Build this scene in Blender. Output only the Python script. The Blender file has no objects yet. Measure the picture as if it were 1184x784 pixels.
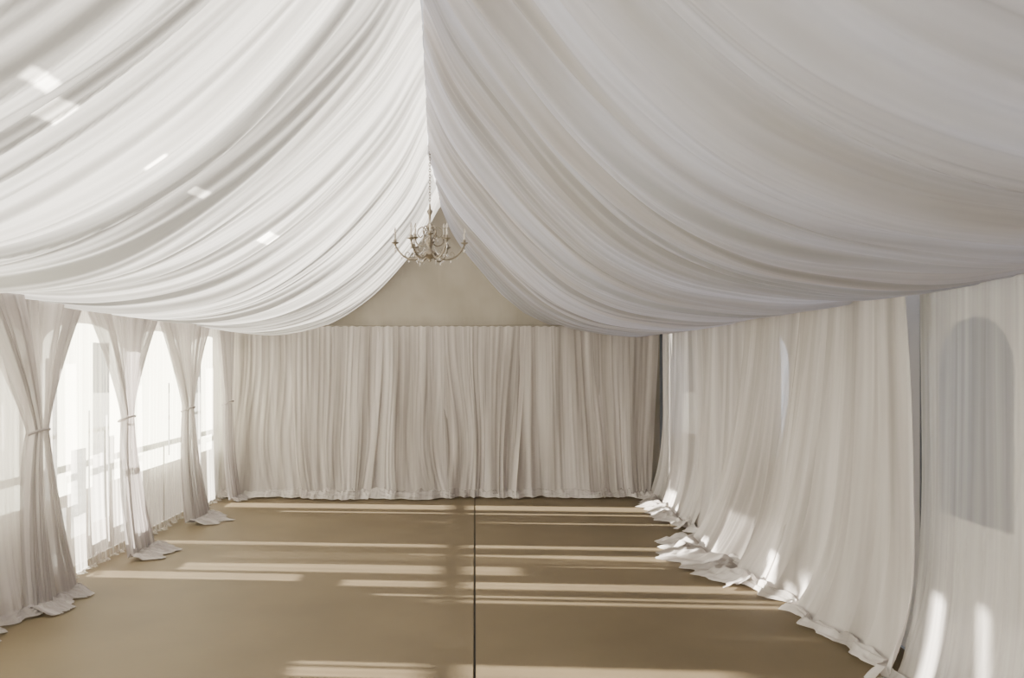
import bpy, bmesh, math
import numpy as np
from mathutils import Vector, Matrix

F = 920.0; CAMZ = 1.7; YB = 10.4
XL, XR = -3.27, 2.45
YF = -2.0
rng = np.random.RandomState(7)
TAB = rng.rand(16, 256, 256)

def vn(x, y, k=0):
    x = np.asarray(x, float); y = np.asarray(y, float)
    x, y = np.broadcast_arrays(x, y)
    T = TAB[k % 16]
    xi = np.floor(x).astype(int); yi = np.floor(y).astype(int)
    fx = x-xi; fy = y-yi
    fx = fx*fx*fx*(fx*(fx*6-15)+10); fy = fy*fy*(3-2*fy)
    a = T[xi % 256, yi % 256]; b = T[(xi+1) % 256, yi % 256]
    c = T[xi % 256, (yi+1) % 256]; d = T[(xi+1) % 256, (yi+1) % 256]
    return (a*(1-fx)+b*fx)*(1-fy)+(c*(1-fx)+d*fx)*fy

def ridged(x, y, k=0, s=0.03):
    n = 2*vn(x, y, k)-1
    return 1-np.sqrt(n*n+s)

# ---------------------------------------------------------------- helpers
def link(o):
    bpy.context.scene.collection.objects.link(o); return o

def mesh_obj(name, verts, faces, mat=None, smooth=True, parent=None):
    me = bpy.data.meshes.new(name)
    me.from_pydata([tuple(map(float, v)) for v in verts], [], faces)
    me.update()
    if smooth:
        me.polygons.foreach_set('use_smooth', [True]*len(me.polygons))
    o = link(bpy.data.objects.new(name, me))
    if mat: me.materials.append(mat)
    if parent: o.parent = parent
    return o

def grid_obj(name, P, mat, U=None, V=None, parent=None, dens_shade=None):
    """P: (n,m,3) array"""
    n, m = P.shape[:2]
    verts = P.reshape(-1, 3)
    i = np.arange(n-1)[:, None]*m+np.arange(m-1)[None, :]
    f = np.stack([i, i+m, i+m+1, i+1], -1).reshape(-1, 4)
    me = bpy.data.meshes.new(name)
    me.from_pydata(verts.tolist(), [], f.tolist())
    me.update()
    me.polygons.foreach_set('use_smooth', [True]*len(me.polygons))
    li = np.zeros(len(me.loops), dtype=np.int32)
    me.loops.foreach_get('vertex_index', li)
    if U is not None:
        uv = me.uv_layers.new(name='UVMap')
        uvs = np.stack([U.reshape(-1), V.reshape(-1)], -1)
        uv.data.foreach_set('uv', uvs[li].reshape(-1).astype(np.float32))
    if dens_shade is not None:
        uv = me.uv_layers.new(name='DENS')
        uvs = np.stack([dens_shade.reshape(-1), dens_shade.reshape(-1)], -1)
        uv.data.foreach_set('uv', uvs[li].reshape(-1).astype(np.float32))
    me.materials.append(mat)
    o = link(bpy.data.objects.new(name, me))
    if parent: o.parent = parent
    return o

def box(name, lo, hi, mat, parent=None, bevel=0.0):
    bm = bmesh.new()
    bmesh.ops.create_cube(bm, size=1)
    for v in bm.verts:
        v.co = Vector([lo[i]+(v.co[i]+.5)*(hi[i]-lo[i]) for i in range(3)])
    if bevel: bmesh.ops.bevel(bm, geom=bm.edges[:], offset=bevel, segments=2, affect='EDGES')
    me = bpy.data.meshes.new(name); bm.to_mesh(me); bm.free()
    me.materials.append(mat)
    o = link(bpy.data.objects.new(name, me))
    if parent: o.parent = parent
    return o

def tube_data(pts, r, seg=8, V=None, Fc=None, close=True):
    pts = [Vector(p) for p in pts]
    rs = r if hasattr(r, '__len__') else [r]*len(pts)
    base = len(V)
    up = Vector((0.13, 0.21, 1)).normalized()
    for i, p in enumerate(pts):
        t = (pts[min(i+1, len(pts)-1)]-pts[max(i-1, 0)]).normalized()
        a = t.cross(up)
        if a.length < .05: a = t.cross(Vector((1, 0, 0)))
        a.normalize(); b = t.cross(a)
        for k in range(seg):
            th = 2*math.pi*k/seg
            V.append(p+(a*math.cos(th)+b*math.sin(th))*rs[i])
    for i in range(len(pts)-1):
        for k in range(seg):
            k2 = (k+1) % seg
            Fc.append((base+i*seg+k, base+i*seg+k2, base+(i+1)*seg+k2, base+(i+1)*seg+k))
    if close:
        Fc.append(tuple(base+k for k in range(seg)))
        Fc.append(tuple(base+(len(pts)-1)*seg+k for k in range(seg)))

def lathe_data(prof, c, V, Fc, seg=20):
    base = len(V)
    for (r, z) in prof:
        for k in range(seg):
            th = 2*math.pi*k/seg
            V.append(Vector((c[0]+r*math.cos(th), c[1]+r*math.sin(th), c[2]+z)))
    for i in range(len(prof)-1):
        for k in range(seg):
            k2 = (k+1) % seg
            Fc.append((base+i*seg+k, base+i*seg+k2, base+(i+1)*seg+k2, base+(i+1)*seg+k))

# ---------------------------------------------------------------- materials
def new_mat(name):
    m = bpy.data.materials.new(name); m.use_nodes = True
    m.node_tree.nodes.clear()
    return m, m.node_tree.nodes, m.node_tree.links

def fabric(name, col, col2, trans=0.5, clear=0.0, su=8.0, sv=0.6, bump=0.25, bdist=0.01, clear_var=0.0, dens_shade=None, simple=False):
    """woven cloth: diffuse + translucent (+ open weave).  dens=(lo,hi): light transmission of gathered / single cloth"""
    m, N, L = new_mat(name)
    out = N.new('ShaderNodeOutputMaterial')
    d = N.new('ShaderNodeBsdfDiffuse'); t = N.new('ShaderNodeBsdfTranslucent')
    mx = N.new('ShaderNodeMixShader'); mx.inputs[0].default_value = trans
    L.new(d.outputs[0], mx.inputs[1]); L.new(t.outputs[0], mx.inputs[2])
    res = mx
    if simple:
        d.inputs['Color'].default_value = (*col, 1); t.inputs['Color'].default_value = (*col, 1)
    else:
        uv = N.new('ShaderNodeUVMap'); uv.uv_map = 'UVMap'
        mp = N.new('ShaderNodeMapping'); mp.inputs['Scale'].default_value = (su, sv, 1)
        L.new(uv.outputs[0], mp.inputs[0])
        n1 = N.new('ShaderNodeTexNoise'); n1.inputs['Scale'].default_value = 1.0
        n1.inputs['Detail'].default_value = 3
        L.new(mp.outputs[0], n1.inputs['Vector'])
        ramp = N.new('ShaderNodeValToRGB')
        ramp.color_ramp.elements[0].position = .35; ramp.color_ramp.elements[1].position = .65
        ramp.color_ramp.elements[0].color = (*col2, 1); ramp.color_ramp.elements[1].color = (*col, 1)
        L.new(n1.outputs['Fac'], ramp.inputs[0])
        mp2 = N.new('ShaderNodeMapping'); mp2.inputs['Scale'].default_value = (su*5, sv*1.5, 1)
        L.new(uv.outputs[0], mp2.inputs[0])
        n2 = N.new('ShaderNodeTexNoise'); n2.inputs['Scale'].default_value = 1.0; n2.inputs['Detail'].default_value = 2
        L.new(mp2.outputs[0], n2.inputs['Vector'])
        bp = N.new('ShaderNodeBump'); bp.inputs['Strength'].default_value = bump; bp.inputs['Distance'].default_value = bdist
        L.new(n2.outputs['Fac'], bp.inputs['Height'])
        L.new(ramp.outputs[0], d.inputs['Color'])
        if dens_shade:
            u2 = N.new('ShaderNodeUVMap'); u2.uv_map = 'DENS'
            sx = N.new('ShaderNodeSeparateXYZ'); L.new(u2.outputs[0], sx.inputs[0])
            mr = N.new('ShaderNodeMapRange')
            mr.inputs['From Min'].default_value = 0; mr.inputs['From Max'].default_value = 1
            mr.inputs['To Min'].default_value = dens_shade[1]; mr.inputs['To Max'].default_value = dens_shade[0]
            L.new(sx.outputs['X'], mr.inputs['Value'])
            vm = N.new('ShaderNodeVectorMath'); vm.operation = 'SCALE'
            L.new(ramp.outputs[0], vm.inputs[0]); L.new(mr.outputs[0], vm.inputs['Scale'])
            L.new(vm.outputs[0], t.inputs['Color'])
        else:
            L.new(ramp.outputs[0], t.inputs['Color'])
        L.new(bp.outputs[0], d.inputs['Normal']); L.new(bp.outputs[0], t.inputs['Normal'])
    if clear > 0:
        tr = N.new('ShaderNodeBsdfTransparent')
        m2 = N.new('ShaderNodeMixShader'); m2.inputs[0].default_value = clear
        if clear_var > 0 and not simple:
            mr = N.new('ShaderNodeMapRange')
            mr.inputs['From Min'].default_value = .3; mr.inputs['From Max'].default_value = .7
            mr.inputs['To Min'].default_value = max(0, clear-clear_var); mr.inputs['To Max'].default_value = clear+clear_var
            L.new(n2.outputs['Fac'], mr.inputs['Value']); L.new(mr.outputs[0], m2.inputs[0])
        L.new(mx.outputs[0], m2.inputs[1]); L.new(tr.outputs[0], m2.inputs[2]); res = m2
    L.new(res.outputs[0], out.inputs[0])
    return m

def plain(name, col, rough=.6, metal=0.0, noise=0.0, nscale=8, bump=0.0, spec=.5):
    m, N, L = new_mat(name)
    out = N.new('ShaderNodeOutputMaterial'); p = N.new('ShaderNodeBsdfPrincipled')
    p.inputs['Roughness'].default_value = rough; p.inputs['Metallic'].default_value = metal
    p.inputs['Specular IOR Level'].default_value = spec
    tc = N.new('ShaderNodeTexCoord'); n = N.new('ShaderNodeTexNoise')
    n.inputs['Scale'].default_value = nscale; n.inputs['Detail'].default_value = 6
    L.new(tc.outputs['Object'], n.inputs['Vector'])
    r = N.new('ShaderNodeValToRGB')
    r.color_ramp.elements[0].position = .3; r.color_ramp.elements[1].position = .7
    r.color_ramp.elements[0].color = (*[c*(1-noise) for c in col], 1)
    r.color_ramp.elements[1].color = (*[min(1, c*(1+noise)) for c in col], 1)
    L.new(n.outputs['Fac'], r.inputs[0]); L.new(r.outputs[0], p.inputs['Base Color'])
    if bump:
        n3 = N.new('ShaderNodeTexNoise'); n3.inputs['Scale'].default_value = nscale*40
        L.new(tc.outputs['Object'], n3.inputs['Vector'])
        b = N.new('ShaderNodeBump'); b.inputs['Strength'].default_value = bump; b.inputs['Distance'].default_value = .004
        L.new(n3.outputs['Fac'], b.inputs['Height']); L.new(b.outputs[0], p.inputs['Normal'])
    L.new(p.outputs[0], out.inputs[0])
    return m

M_liningL = fabric('lining_voile', (.90, .89, .855), (.80, .78, .74), trans=.62, su=3.5, sv=.5, bump=.7, bdist=.03, dens_shade=(.12, 1.0))
M_liningR = fabric('lining_voile_shade', (.87, .865, .93), (.70, .655, .62), trans=.6, su=2.2, sv=.5, bump=.7, bdist=.03, dens_shade=(.12, 1.0))  # same voile, cool shaded-side tint and warmer patches painted into its colours
M_curt = fabric('curtain_voile', (.78, .73, .70), (.44, .40, .375), trans=.3, clear=.08, su=6, sv=.25, bump=.6, bdist=.015, clear_var=.05)  # darker second tone paints fold shading into the cloth colour
M_curtR = fabric('curtain_voile_side', (.80, .76, .735), (.44, .405, .38), trans=.3, clear=.10, su=5, sv=.25, bump=.6, bdist=.015, clear_var=.06)  # shading of the side folds put in as the darker tone
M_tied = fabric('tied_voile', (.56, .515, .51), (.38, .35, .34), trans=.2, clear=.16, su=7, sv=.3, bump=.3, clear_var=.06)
M_sheer = fabric('window_sheer', (.90, .88, .83), (.68, .65, .61), trans=.5, clear=.66, su=6, sv=.2, bump=.2, clear_var=.20)
M_sheerR = fabric('shade_sheer', (.80, .77, .75), (.58, .55, .53), trans=.3, clear=.52, su=6, sv=.2, bump=.5, clear_var=.10)
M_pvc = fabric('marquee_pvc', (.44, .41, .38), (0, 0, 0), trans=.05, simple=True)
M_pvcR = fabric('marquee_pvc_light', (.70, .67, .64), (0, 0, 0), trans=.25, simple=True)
M_pane = fabric('frosted_pane', (.60, .61, .53), (0, 0, 0), trans=.72, clear=.02, simple=True)
M_paneR = fabric('clear_pane', (.40, .48, .62), (0, 0, 0), trans=.4, clear=.9, simple=True)
M_roof = fabric('roof_pvc', (.72, .73, .77), (0, 0, 0), trans=.36, clear=.09, simple=True)
M_gable = fabric('gable_canvas', (.38, .345, .29), (.30, .27, .22), trans=.05, su=1.2, sv=1.2, bump=.3, bdist=.05)
M_floor = plain('floor_matting', (.130, .100, .060), rough=.62, noise=.10, nscale=1.3, bump=.12, spec=.22)
M_dark = plain('dark_gap', (.03, .028, .025), rough=.9)
M_pole = plain('aluminium_pole', (.14, .15, .17), rough=.5, metal=.3)
M_brass = plain('antique_silver', (.24, .205, .155), rough=.35, metal=.5, noise=.25, nscale=30)
M_candle = plain('candle_sleeve', (.50, .46, .39), rough=.5)
M_rail = plain('painted_railing', (.25, .25, .24), rough=.6)
M_ground = plain('paving', (.36, .36, .33), rough=.9, noise=.2, nscale=2)
M_slate = plain('outbuilding_wall', (.10, .12, .17), rough=.8, noise=.15, nscale=3)

def glass_mat():
    m, N, L = new_mat('crystal')
    out = N.new('ShaderNodeOutputMaterial'); p = N.new('ShaderNodeBsdfPrincipled')
    p.inputs['Base Color'].default_value = (.75, .70, .62, 1); p.inputs['Roughness'].default_value = .08
    p.inputs['Transmission Weight'].default_value = .6
    L.new(p.outputs[0], out.inputs[0]); return m
M_crystal = glass_mat()

# ---------------------------------------------------------------- profiles
K = YB/F
def cr(pts, n):
    pts = np.array(pts, float)
    d = np.r_[0, np.cumsum(np.linalg.norm(np.diff(pts, axis=0), axis=1))]
    m = np.gradient(pts, d, axis=0)
    s = np.linspace(0, d[-1], n)
    i = np.clip(np.searchsorted(d, s)-1, 0, len(d)-2)
    h = (d[i+1]-d[i])[:, None]; t = ((s-d[i])[:, None])/h
    p0, p1, m0, m1 = pts[i], pts[i+1], m[i]*h, m[i+1]*h
    return (2*t**3-3*t**2+1)*p0+(t**3-2*t**2+t)*m0+(-2*t**3+3*t**2)*p1+(t**3-t**2)*m1

profR = [(-39, 184), (-22, 152), (11, 112), (40, 82), (71, 58), (105, 43), (141, 36), (178, 33), (217, 37)]
profL = [(-39, 184), (-56, 148), (-79, 117), (-119, 79), (-169, 50), (-229, 38), (-290, 42)]

def ridge_dx(y):
    return np.interp(y, [0, 4.5, 5.9, 7.8, 10.4], [.2, .14, .075, -.02, 0])

def lining(name, prof, mat, k0, sgn, big):
    nt = 110; ny = 1600
    c = cr(prof, nt)*K
    px, pz = c[:, 0], c[:, 1]+CAMZ
    tx = np.gradient(px); tz = np.gradient(pz)
    l = np.hypot(tx, tz); nx, nz = -tz/l*sgn, tx/l*sgn
    t = np.linspace(0, 1, nt)
    y = np.linspace(YF, YB+.07, ny)
    Yg, Tg = np.meshgrid(y, t, indexing='ij')
    s = Yg+.40*(vn(Yg*.45+3, Tg*1.3, k0)-.5)+.16*(vn(Yg*1.7, Tg*2.1+4, k0+1)-.5)
    env = .10+.90*np.sin(np.pi*np.clip(Tg*.95, 0, 1))**.6
    D = big*.12*(ridged(s*1.5, Tg*.5, k0+2)-.6)
    D += .085*(ridged(s*3.5+5, Tg*.8, k0+3)-.6)
    D += .050*(ridged(s*7.7, Tg*1.1+3, k0+1)-.6)
    D += .026*(ridged(s*16.0, Tg*1.6, k0)-.6)
    D = -D*env*1.1
    lean = .07*env*(vn(s*3.1, Tg*.7, k0+2)-.5)*2*np.clip((YB-Yg)*4, 0, 1)
    rd = ridge_dx(Yg)*(1-Tg)**3
    P = np.stack([px[None]+nx[None]*D+rd, Yg+lean, pz[None]+nz[None]*D], -1)
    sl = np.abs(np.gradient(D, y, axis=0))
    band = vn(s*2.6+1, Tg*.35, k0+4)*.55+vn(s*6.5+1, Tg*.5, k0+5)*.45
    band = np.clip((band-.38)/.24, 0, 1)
    dens_shade = np.clip(sl*.75+.50*band, 0, 1)  # thicker gathers, plus fold shade painted in from the slope
    return grid_obj(name, P, mat, s, Tg*3.6, dens_shade=dens_shade)

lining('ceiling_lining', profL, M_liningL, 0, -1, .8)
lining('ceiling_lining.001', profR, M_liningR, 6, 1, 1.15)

SUN = Vector((1, -.07, -.262)).normalized()
ZR, ZE = 4.02, 2.34
XRD = -.42
XEL, XER = XL-.1, XR+.1
slope = (ZR-ZE)/(XRD-XEL)
def pix_on_lining(u, v):
    c = cr(profL, 400)
    ang = np.arctan2(c[:, 0], c[:, 1]); a = math.atan2(u-549, 422-v)
    i = int(np.argmin(abs(ang-a)))
    k = math.hypot(u-549, 422-v)/math.hypot(*c[i])
    Y = YB/k
    return Vector((c[i, 0]*K, Y, c[i, 1]*K+CAMZ))
holes = []
for (u, v, wy, wl) in [(76, 126, .15, .08), (18, 90, .13, .07), (310, 279, .20, .10), (238, 228, .10, .06), (160, 185, .05, .12)]:
    P = pix_on_lining(u, v)
    s = (ZE+slope*(P.x-XEL)-P.z)/(-SUN.z+SUN.x*slope)
    H = P-SUN*s
    holes.append((H.x, H.y, wl, wy))
def roof_left():
    V = []; Fc = []; step = .05
    xs = np.arange(XEL, XRD+.001, (XRD-XEL)/60); ys = np.arange(YF, YB+.2, step)
    for x in xs:
        for y_ in ys: V.append((x, y_, ZE+slope*(x-XEL)))
    m = len(ys)
    for i in range(len(xs)-1):
        for j in range(m-1):
            cx = (xs[i]+xs[i+1])/2; cy = ys[j]+step/2
            if any(abs(cx-h[0]) < h[2]/2 and abs(cy-h[1]) < h[3]/2 for h in holes): continue
            Fc.append((i*m+j, (i+1)*m+j, (i+1)*m+j+1, i*m+j+1))
    b = len(V)
    V += [(XRD, YF, ZR), (XRD, YB+.2, ZR), (XER, YB+.2, ZE), (XER, YF, ZE)]
    Fc.append((b, b+1, b+2, b+3))
    mesh_obj('marquee_roof', V, Fc, M_roof, smooth=False)
roof_left()

# ---------------------------------------------------------------- outer walls (columns)
def arch(y, c, hw, z0, zs, zt):
    d = abs(y-c)/hw
    if d >= 1: return None
    return (z0, zs+(zt-zs)*math.sqrt(max(0, 1-d*d)))
def wall_cols(name, x, y0, y1, zt, opening, slits, mat, pane_mat, pane_name):
    V = []; Fc = []; PV = []; PF = []
    def q(V, Fc, a, b, z0, z1):
        if z1-z0 < 1e-4: return
        n = len(V); V += [(x, a, z0), (x, b, z0), (x, b, z1), (x, a, z1)]; Fc.append((n, n+1, n+2, n+3))
    step = .01; n = int((y1-y0)/step)
    for i in range(n):
        a = y0+i*step; b = a+step; c = (a+b)/2
        sl = [(s[2], s[3]) for s in slits if s[0] < c < s[1]]
        w = opening(c)
        zs = sorted(set([0, zt]+[z for p in sl for z in p]+(list(w) if w else [])))
        for z0, z1 in zip(zs[:-1], zs[1:]):
            m = (z0+z1)/2
            if any(p[0] < m < p[1] for p in sl): continue
            if w and w[0] < m < w[1]: q(PV, PF, a, b, z0, z1)
            else: q(V, Fc, a, b, z0, z1)
    for o_name, VV, FF, mm in ((name, V, Fc, mat), (pane_name, PV, PF, pane_mat)):
        o = mesh_obj(o_name, VV, FF, mm, smooth=False)
        bm = bmesh.new(); bm.from_mesh(o.data); bmesh.ops.remove_doubles(bm, verts=bm.verts, dist=1e-5)
        bm.to_mesh(o.data); bm.free()

winL = [6.92+1.6*k for k in range(-5, 3)]
def opL(y):
    if y > 10.28: return None
    for c in winL:
        r = arch(y, c, .68, .62, 1.85, 2.06)
        if r: return r
    return None
# slits added in wall and panes to throw sun streaks on the floor: (y0, y1, z0, z1)
slitsL = [(9.55, 9.85, .1, 1.7), (9.30, 9.36, .3, 1.6), (8.80, 8.84, .7, 1.5),
          (7.62, 7.74, .10, 1.55), (7.06, 7.38, .30, 1.9), (6.68, 6.94, .24, .98), (6.98, 7.01, .2, 1.3),
          (6.40, 6.60, .07, .52), (6.28, 6.46, .62, 1.75), (5.92, 5.98, .8, 1.75), (6.06, 6.10, .7, 1.6),
          (4.52, 4.74, .62, 1.26), (4.42, 4.52, 1.3, 2.02), (5.30, 5.33, 1.2, 1.5)]
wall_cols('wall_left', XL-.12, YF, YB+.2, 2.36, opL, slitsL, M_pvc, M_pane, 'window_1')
winR = [4.13, 9.62, 6.87, 1.4]
def opR(y):
    for c in winR:
        r = arch(y, c, .31, .88, 1.68, 1.95)
        if r: return r
    return None
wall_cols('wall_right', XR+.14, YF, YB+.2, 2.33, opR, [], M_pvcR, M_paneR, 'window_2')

# back wall + gable
mesh_obj('wall_back', [(XEL, YB+.17, 0), (XER, YB+.17, 0), (XER, YB+.17, 2.25), (XEL, YB+.17, 2.25)], [(0, 1, 2, 3)], M_pvc, smooth=False)
nx_, nz_ = 120, 90
X = np.linspace(XEL, XER, nx_)[:, None]; T = np.linspace(0, 1, nz_)[None]
zt = np.where(X < XRD, ZE+slope*(X-XEL), ZR-(ZR-ZE)*(X-XRD)/(XER-XRD))-.01
Z = .005+(zt-.005)*T  # lower part, hidden behind the curtains, added to block stray sun
Yg = YB+.055+.04*(vn((X-Z)*1.6+9, (X+Z)*.5, 4)-.5)+.025*(ridged((X+Z)*3.0+20, Z*1.2, 5)-.5)
P = np.stack([X+0*Z, Yg+0*Z, Z], -1)
grid_obj('gable_panel', P, M_gable, X+0*Z, Z)
V = []; Fc = []
tube_data([(x, YB-.02, 2.205+.006*math.sin(x*2)) for x in np.linspace(XL+.1, XR-.05, 40)], .012, 8, V, Fc)
mesh_obj('curtain_rail', V, Fc, M_gable)

# ---------------------------------------------------------------- curtains
def curtain(name, A, B, n, mat, top=2.16, seed=0, puddle=.2, amp=1.0, off_b=0.0, shear=(0, 0), freq=1.0, pile=1.0, base=.12):
    A = np.array(A, float); B = np.array(B, float); n = np.array(n, float)
    L = np.linalg.norm(B-A); d = (B-A)/L
    nc = int(L/.008)+2
    nv = 44; npd = 20
    u = np.linspace(0, 1, nc)[:, None]
    s = u*L*freq+seed*3.37
    v = np.r_[np.linspace(0, 1, nv)**.9, np.ones(npd)][None]
    w = np.r_[np.zeros(nv), np.linspace(0, 1, npd+1)[1:]][None]
    lo = v**1.3
    sw = s+.16*(vn(s*1.1, v*1.6, (seed+3) % 16)-.5)*2*v
    fine = ridged(sw*13, v*.7, seed % 16)-.6
    med = ridged(sw*5.5+7, v*.6, (seed+1) % 16)-.6
    big = ridged(sw*2.4+3, v*.4, (seed+2) % 16)-.6
    D = (.045*fine*(1-.4*lo)+.12*med*(.40+.60*lo)+.16*big*lo+.018*(ridged(sw*27, v*1.1, (seed+4) % 16)-.6))*amp
    D = D*(.45+.55*v)
    pd = puddle*(.25+1.1*vn(s*1.8+11, 0, (seed+5) % 16))
    flare = .10*v**6*puddle/.2
    dist = base+D+flare+off_b*v**2+w*pd+.025*w*np.sin(s*33+4*vn(s*4, 0, 3))
    al = u*L+(shear[0]*(1-u)+shear[1]*u)*v**1.3
    al = al+.08*v*(vn(sw*3, v, (seed+6) % 16)-.5)*amp
    zb = .03
    z = top+(zb-top)*v+0*s
    cr_ = ridged(s*6+w*1.5, w*3.2, (seed+7) % 16)*.65+ridged(s*13-w*2, w*5, (seed+8) % 16)*.35
    pil = .012+pile*.095*cr_*np.clip(1.1-w, 0, 1)*np.clip(w*4, 0, 1)+(zb-.012)*(1-w)*.5
    z = np.where(w > 0, pil, z)
    z = z+np.where(v < .02, .006*np.sin(s*60), 0)
    P = np.stack([A[0]+d[0]*al+n[0]*dist, A[1]+d[1]*al+n[1]*dist, z+0*dist], -1)
    U = np.broadcast_to(s, z.shape); Vv = np.broadcast_to(v*2.2+w*.3, z.shape)
    return grid_obj(name, P, mat, U.copy(), Vv.copy())

edges = [XL+.12, -2.35, -1.25, -.40, .62, 1.55, XR-.12]
for i in range(6):
    curtain('voile_curtain', (edges[i]-.06, YB+.04), (edges[i+1]+.06, YB+.04), (0, -1), M_curt, seed=i+1,
            puddle=.20, top=2.20, off_b=.05*(i % 2), shear=((.14 if i % 2 else -.08), (-.12 if i % 2 else .10)), amp=1.0, pile=1.8)
nR = (-1, 0)
curtain('voile_curtain', (XR+.09, YB-.1), (XR+.09, 8.30), nR, M_curtR, seed=8, puddle=.34, top=2.2, shear=(0, .15), pile=1.4)
curtain('voile_curtain', (XR+.08, 8.35), (XR+.08, 6.3), nR, M_curtR, seed=9, puddle=.20, top=2.2, shear=(-.1, .1), pile=1.2)
curtain('voile_curtain', (XR+.05, 7.0), (XR+.05, 5.6), nR, M_curtR, seed=11, puddle=.38, top=2.2, shear=(-.6, -.40), off_b=.07, pile=1.5)
curtain('voile_curtain', (XR+.05, 5.85), (XR+.05, 4.40), nR, M_curtR, seed=12, puddle=.22, top=2.2, shear=(-.80, .20), off_b=.04, pile=1.2)
curtain('voile_curtain', (XR+.08, 4.31), (XR+.08, -1.9), nR, M_sheerR, seed=13, puddle=.26, top=2.2, shear=(.02, .0), freq=.8, amp=.6)
nL = (1, 0)
curtain('sheer_curtain', (XL-.08, YF+.1), (XL-.08, YB-.1), nL, M_sheer, seed=3, puddle=.04, top=2.18, amp=.30, pile=.4)
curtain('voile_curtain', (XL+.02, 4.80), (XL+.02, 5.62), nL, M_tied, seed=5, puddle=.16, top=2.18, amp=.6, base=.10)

def tied(name, yc, seed, bl=.28, lean=.10, wt=.76, pud=.22):
    nc, nv, npd = 170, 70, 14
    u = np.linspace(-1, 1, nc)[:, None]
    v = np.r_[np.linspace(0, 1, nv), np.ones(npd)][None]
    w = np.r_[np.zeros(nv), np.linspace(0, 1, npd+1)[1:]][None]
    top = 2.17; zt = 1.2
    vt = (top-zt)/top
    a = np.clip(v/vt, 0, 1); b = np.clip((v-vt)/(1-vt), 0, 1)
    hw = np.where(v < vt, wt+(.085-wt)*(np.sin(a*np.pi/2)**.85*.40+.60*a), .085+(bl-.085)*(b**.75))
    s = u*1.3+seed*5.1
    uu = u+.05*(vn(s*3, v*2, seed)-.5)
    y = yc+uu*hw+lean*b
    ga = np.minimum(hw/.3, 1)
    D = (.10*(ridged(s*4, v*.4, seed)-.6)+.06*(ridged(s*9, v*.5, seed+1)-.6)+.025*(ridged(s*21, v, seed+2)-.6))*(.30+.70*ga)
    bulge = .06*np.sqrt(np.clip(1-u*u, 0, 1))*(1-ga*.4)
    dist = .15+D+bulge+.10*b**2+w*(pud*(.4+vn(s*2, 0, seed+3)))
    z = top*(1-v)+.03+0*s
    z = np.where(w > 0, .012+.09*(ridged(s*5+w, w*3, seed+4)*.6+ridged(s*12, w*5, seed+5)*.4)*(1-w)*np.clip(w*4, 0, 1)+.015*(1-w), z)
    P = np.stack([XL-.0+dist, y+0*dist, z+0*dist], -1)
    root = bpy.data.objects.new(name, None); link(root)
    grid_obj('drape', P, M_tied, np.broadcast_to(s, z.shape).copy(), np.broadcast_to(v*2.2, z.shape).copy(), parent=root)
    V = []; Fc = []
    ring = [(XL+.165+.065*math.cos(t), yc+.091*math.sin(t), zt+.02+.025*math.cos(t)) for t in np.linspace(0, 2*math.pi, 25)]
    tube_data(ring, .009, 8, V, Fc, close=False)
    mesh_obj('tie', V, Fc, M_tied, parent=root)
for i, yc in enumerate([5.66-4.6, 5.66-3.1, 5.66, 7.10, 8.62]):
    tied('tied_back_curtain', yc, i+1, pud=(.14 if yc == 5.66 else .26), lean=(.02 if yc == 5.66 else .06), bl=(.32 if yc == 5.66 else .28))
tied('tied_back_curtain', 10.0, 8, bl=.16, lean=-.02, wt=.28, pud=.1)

# ---------------------------------------------------------------- floor
box('floor', (XL-.12, YF, -.06), (-.006, YB+.15, 0), M_floor, bevel=.004)
box('floor', (.006, YF, -.06), (XR+.12, YB+.15, 0), M_floor, bevel=.004)
box('floor_seam', (-.012, YF, -.05), (.012, YB+.1, -.012), M_dark)
box('ground', (-40, -40, -.30), (40, 50, -.061), M_ground)

def pole(x, y):
    V = []; Fc = []
    lathe_data([(.0, 0), (.06, 0), (.06, .012), (.028, .014), (.028, 2.2), (0, 2.2)], (x, y, .0), V, Fc, 16)
    mesh_obj('marquee_leg', V, Fc, M_pole)
pole(XR+.02, 4.36); pole(XR-.02, YB-.06)

# exterior railing (left) and outbuilding (right)
root = bpy.data.objects.new('garden_railing', None); link(root)
box('top_rail', (-4.08, 2, .99), (-4.0, 12, 1.03), M_rail, root)
for i, y in enumerate(np.arange(2.3, 12, .8)):
    box('baluster_%d' % i, (-4.055, y, -.06), (-4.03, y+.04, .99), M_rail, root)
box('gate_post', (-4.3, 7.42, -.06), (-4.18, 7.54, 1.25), M_rail, bevel=.01)

root = bpy.data.objects.new('outbuilding', None); link(root)
box('masonry', (5.2, -3, -.06), (8, 14, 3.0), M_slate, root)
V = [(4.9, -3.2, 2.9), (8.2, -3.2, 2.9), (6.5, -3.2, 4.0), (4.9, 14.2, 2.9), (8.2, 14.2, 2.9), (6.5, 14.2, 4.0)]
mesh_obj('roof', V, [(0, 1, 2), (3, 5, 4), (0, 2, 5, 3), (1, 4, 5, 2), (0, 3, 4, 1)], M_slate, smooth=False, parent=root)

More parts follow.
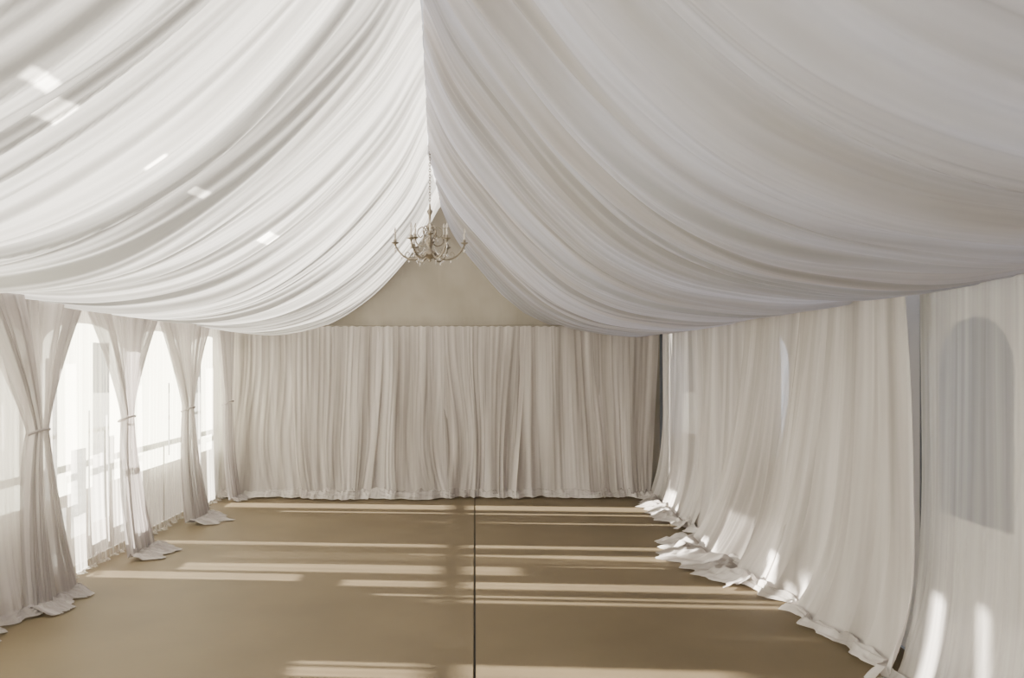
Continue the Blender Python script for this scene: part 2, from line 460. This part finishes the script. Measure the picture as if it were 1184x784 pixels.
# ---------------------------------------------------------------- chandelier
CY = 7.65; CX = (497-549)/F*CY
def zpx(v): return CAMZ+(422-v)/F*CY
root = bpy.data.objects.new('chandelier', None); link(root)
V = []; Fc = []
zb = zpx(303)
H = zpx(236)-zb
prof = [(0, 0), (.010, .002), (.016, .014), (.009, .024), (.030, .034), (.055, .050), (.070, .075), (.062, .095), (.03, .108),
        (.018, .125), (.022, .15), (.040, .18), (.048, .20), (.040, .222), (.018, .24), (.013, .27), (.020, .30), (.034, .325),
        (.034, .35), (.016, .375), (.011, .41), (.013, .45), (.026, .475), (.028, .49), (.012, .51), (.008, H), (0, H+.01)]
lathe_data(prof, (CX, CY, zb), V, Fc, 24)
mesh_obj('stem', V, Fc, M_brass, parent=root)
VA = []; FA = []; VC = []; FC = []; VK = []; FK = []
def bead(x, y, z, r): lathe_data([(0, r), (r*.8, r*.6), (r, 0), (r*.8, -r*.6), (0, -r)], (x, y, z), VK, FK, 6)
for k in range(6):
    th = math.pi/3*k+.03
    c, s = math.cos(th), math.sin(th)
    ctrl = [(.05, .085), (.09, .045), (.14, .025), (.20, .030), (.25, .055), (.295, .10), (.325, .15), (.332, .165)]
    cp = cr(ctrl, 28)
    tube_data([(CX+r*c, CY+r*s, zb+z) for r, z in cp], .009, 8, VA, FA)
    cp = cr([(.03, .30), (.07, .335), (.11, .31), (.115, .26), (.085, .235), (.07, .255)], 22)
    tube_data([(CX+r*c, CY+r*s, zb+z) for r, z in cp], .0055, 6, VA, FA)
    cp = cr([(.22, .036), (.235, .075), (.215, .095), (.195, .080), (.205, .065)], 14)
    tube_data([(CX+r*c, CY+r*s, zb+z) for r, z in cp], .004, 6, VA, FA)
    cc = (CX+.332*c, CY+.332*s, zb+.165)
    lathe_data([(0, -.01), (.012, -.006), (.010, .004), (.034, .014), (.038, .022), (.014, .02), (.016, .045), (.013, .05)], cc, VA, FA, 14)
    lathe_data([(.010, .045), (.010, .11), (.0, .112)], cc, VC, FC, 12)
    lathe_data([(.0, .108), (.009, .118), (.012, .130), (.008, .148), (.002, .168), (0, .17)], cc, VK, FK, 12)
    for (r, z, sz) in ((.332, .135, .013), (.332, .105, .018), (.20, .005, .014), (.075, .20, .014), (.12, .0, .012), (.27, .04, .012)):
        lathe_data([(0, sz), (sz*.6, 0), (0, -sz*1.4)], (CX+r*c, CY+r*s, zb+z), VK, FK, 6)
    for q in np.linspace(0, 1, 16):
        r = .034+(.19-.034)*q; z = .34*(1-q)+.05*q-.10*math.sin(math.pi*q)*(1-q*.3)
        bead(CX+r*c, CY+r*s, zb+z, .005)
for k in range(3):
    th = 2*math.pi/3*k+.6
    c, s = math.cos(th), math.sin(th)
    cp = cr([(.02, .20), (.06, .165), (.11, .165), (.15, .20), (.16, .235)], 20)
    tube_data([(CX+r*c, CY+r*s, zb+z) for r, z in cp], .007, 8, VA, FA)
    cc = (CX+.16*c, CY+.16*s, zb+.235)
    lathe_data([(0, -.01), (.010, -.004), (.030, .012), (.032, .018), (.013, .018), (.013, .04)], cc, VA, FA, 14)
    lathe_data([(.009, .035), (.009, .10), (.0, .102)], cc, VC, FC, 12)
    lathe_data([(.0, .098), (.009, .108), (.011, .12), (.002, .155), (0, .156)], cc, VK, FK, 12)
mesh_obj('arms', VA, FA, M_brass, parent=root)
mesh_obj('candle_sleeves', VC, FC, M_candle, parent=root)
mesh_obj('crystals', VK, FK, M_crystal, parent=root)
V = []; Fc = []
z = zb+H; i = 0
while z < 3.87:
    pts = []
    for t in np.linspace(0, 2*math.pi, 13):
        a, b = .009*math.cos(t), .018*math.sin(t)
        pts.append((CX+(a if i % 2 else 0), CY+(0 if i % 2 else a), z+.016+b))
    tube_data(pts, .0035, 5, V, Fc, close=False)
    z += .028; i += 1
mesh_obj('chain', V, Fc, M_brass, parent=root)
V = []; Fc = []
tube_data([(XRD, YF, 3.96), (XRD, YB+.05, 3.96)], .03, 12, V, Fc)
mesh_obj('ridge_pole', V, Fc, M_pole)

# ---------------------------------------------------------------- light
sun = bpy.data.lights.new('sun', 'SUN'); sun.energy = 84; sun.angle = math.radians(.8); sun.color = (1, .93, .81)
so = link(bpy.data.objects.new('sun', sun)); so.rotation_euler = SUN.to_track_quat('-Z', 'Y').to_euler()
w = bpy.data.worlds.new('World'); bpy.context.scene.world = w; w.use_nodes = True
N = w.node_tree.nodes; L = w.node_tree.links; N.clear()
out = N.new('ShaderNodeOutputWorld'); bg = N.new('ShaderNodeBackground')
tc = N.new('ShaderNodeTexCoord'); sx = N.new('ShaderNodeSeparateXYZ'); r = N.new('ShaderNodeValToRGB')
L.new(tc.outputs['Generated'], sx.inputs[0]); L.new(sx.outputs['Z'], r.inputs[0])
r.color_ramp.elements[0].position = 0; r.color_ramp.elements[0].color = (.78, .82, .92, 1)
r.color_ramp.elements[1].position = .5; r.color_ramp.elements[1].color = (.58, .69, 1.0, 1)
L.new(r.outputs[0], bg.inputs[0]); bg.inputs[1].default_value = .60
L.new(bg.outputs[0], out.inputs[0])

cam = bpy.data.cameras.new('Camera'); co = link(bpy.data.objects.new('Camera', cam))
cam.sensor_width = 36; cam.lens = 36*F/1184
cam.shift_x = 43/1184; cam.shift_y = 30/1184
co.location = (0, 0, CAMZ); co.rotation_euler = (math.radians(90), 0, 0)
cam.clip_start = .05
bpy.context.scene.camera = co
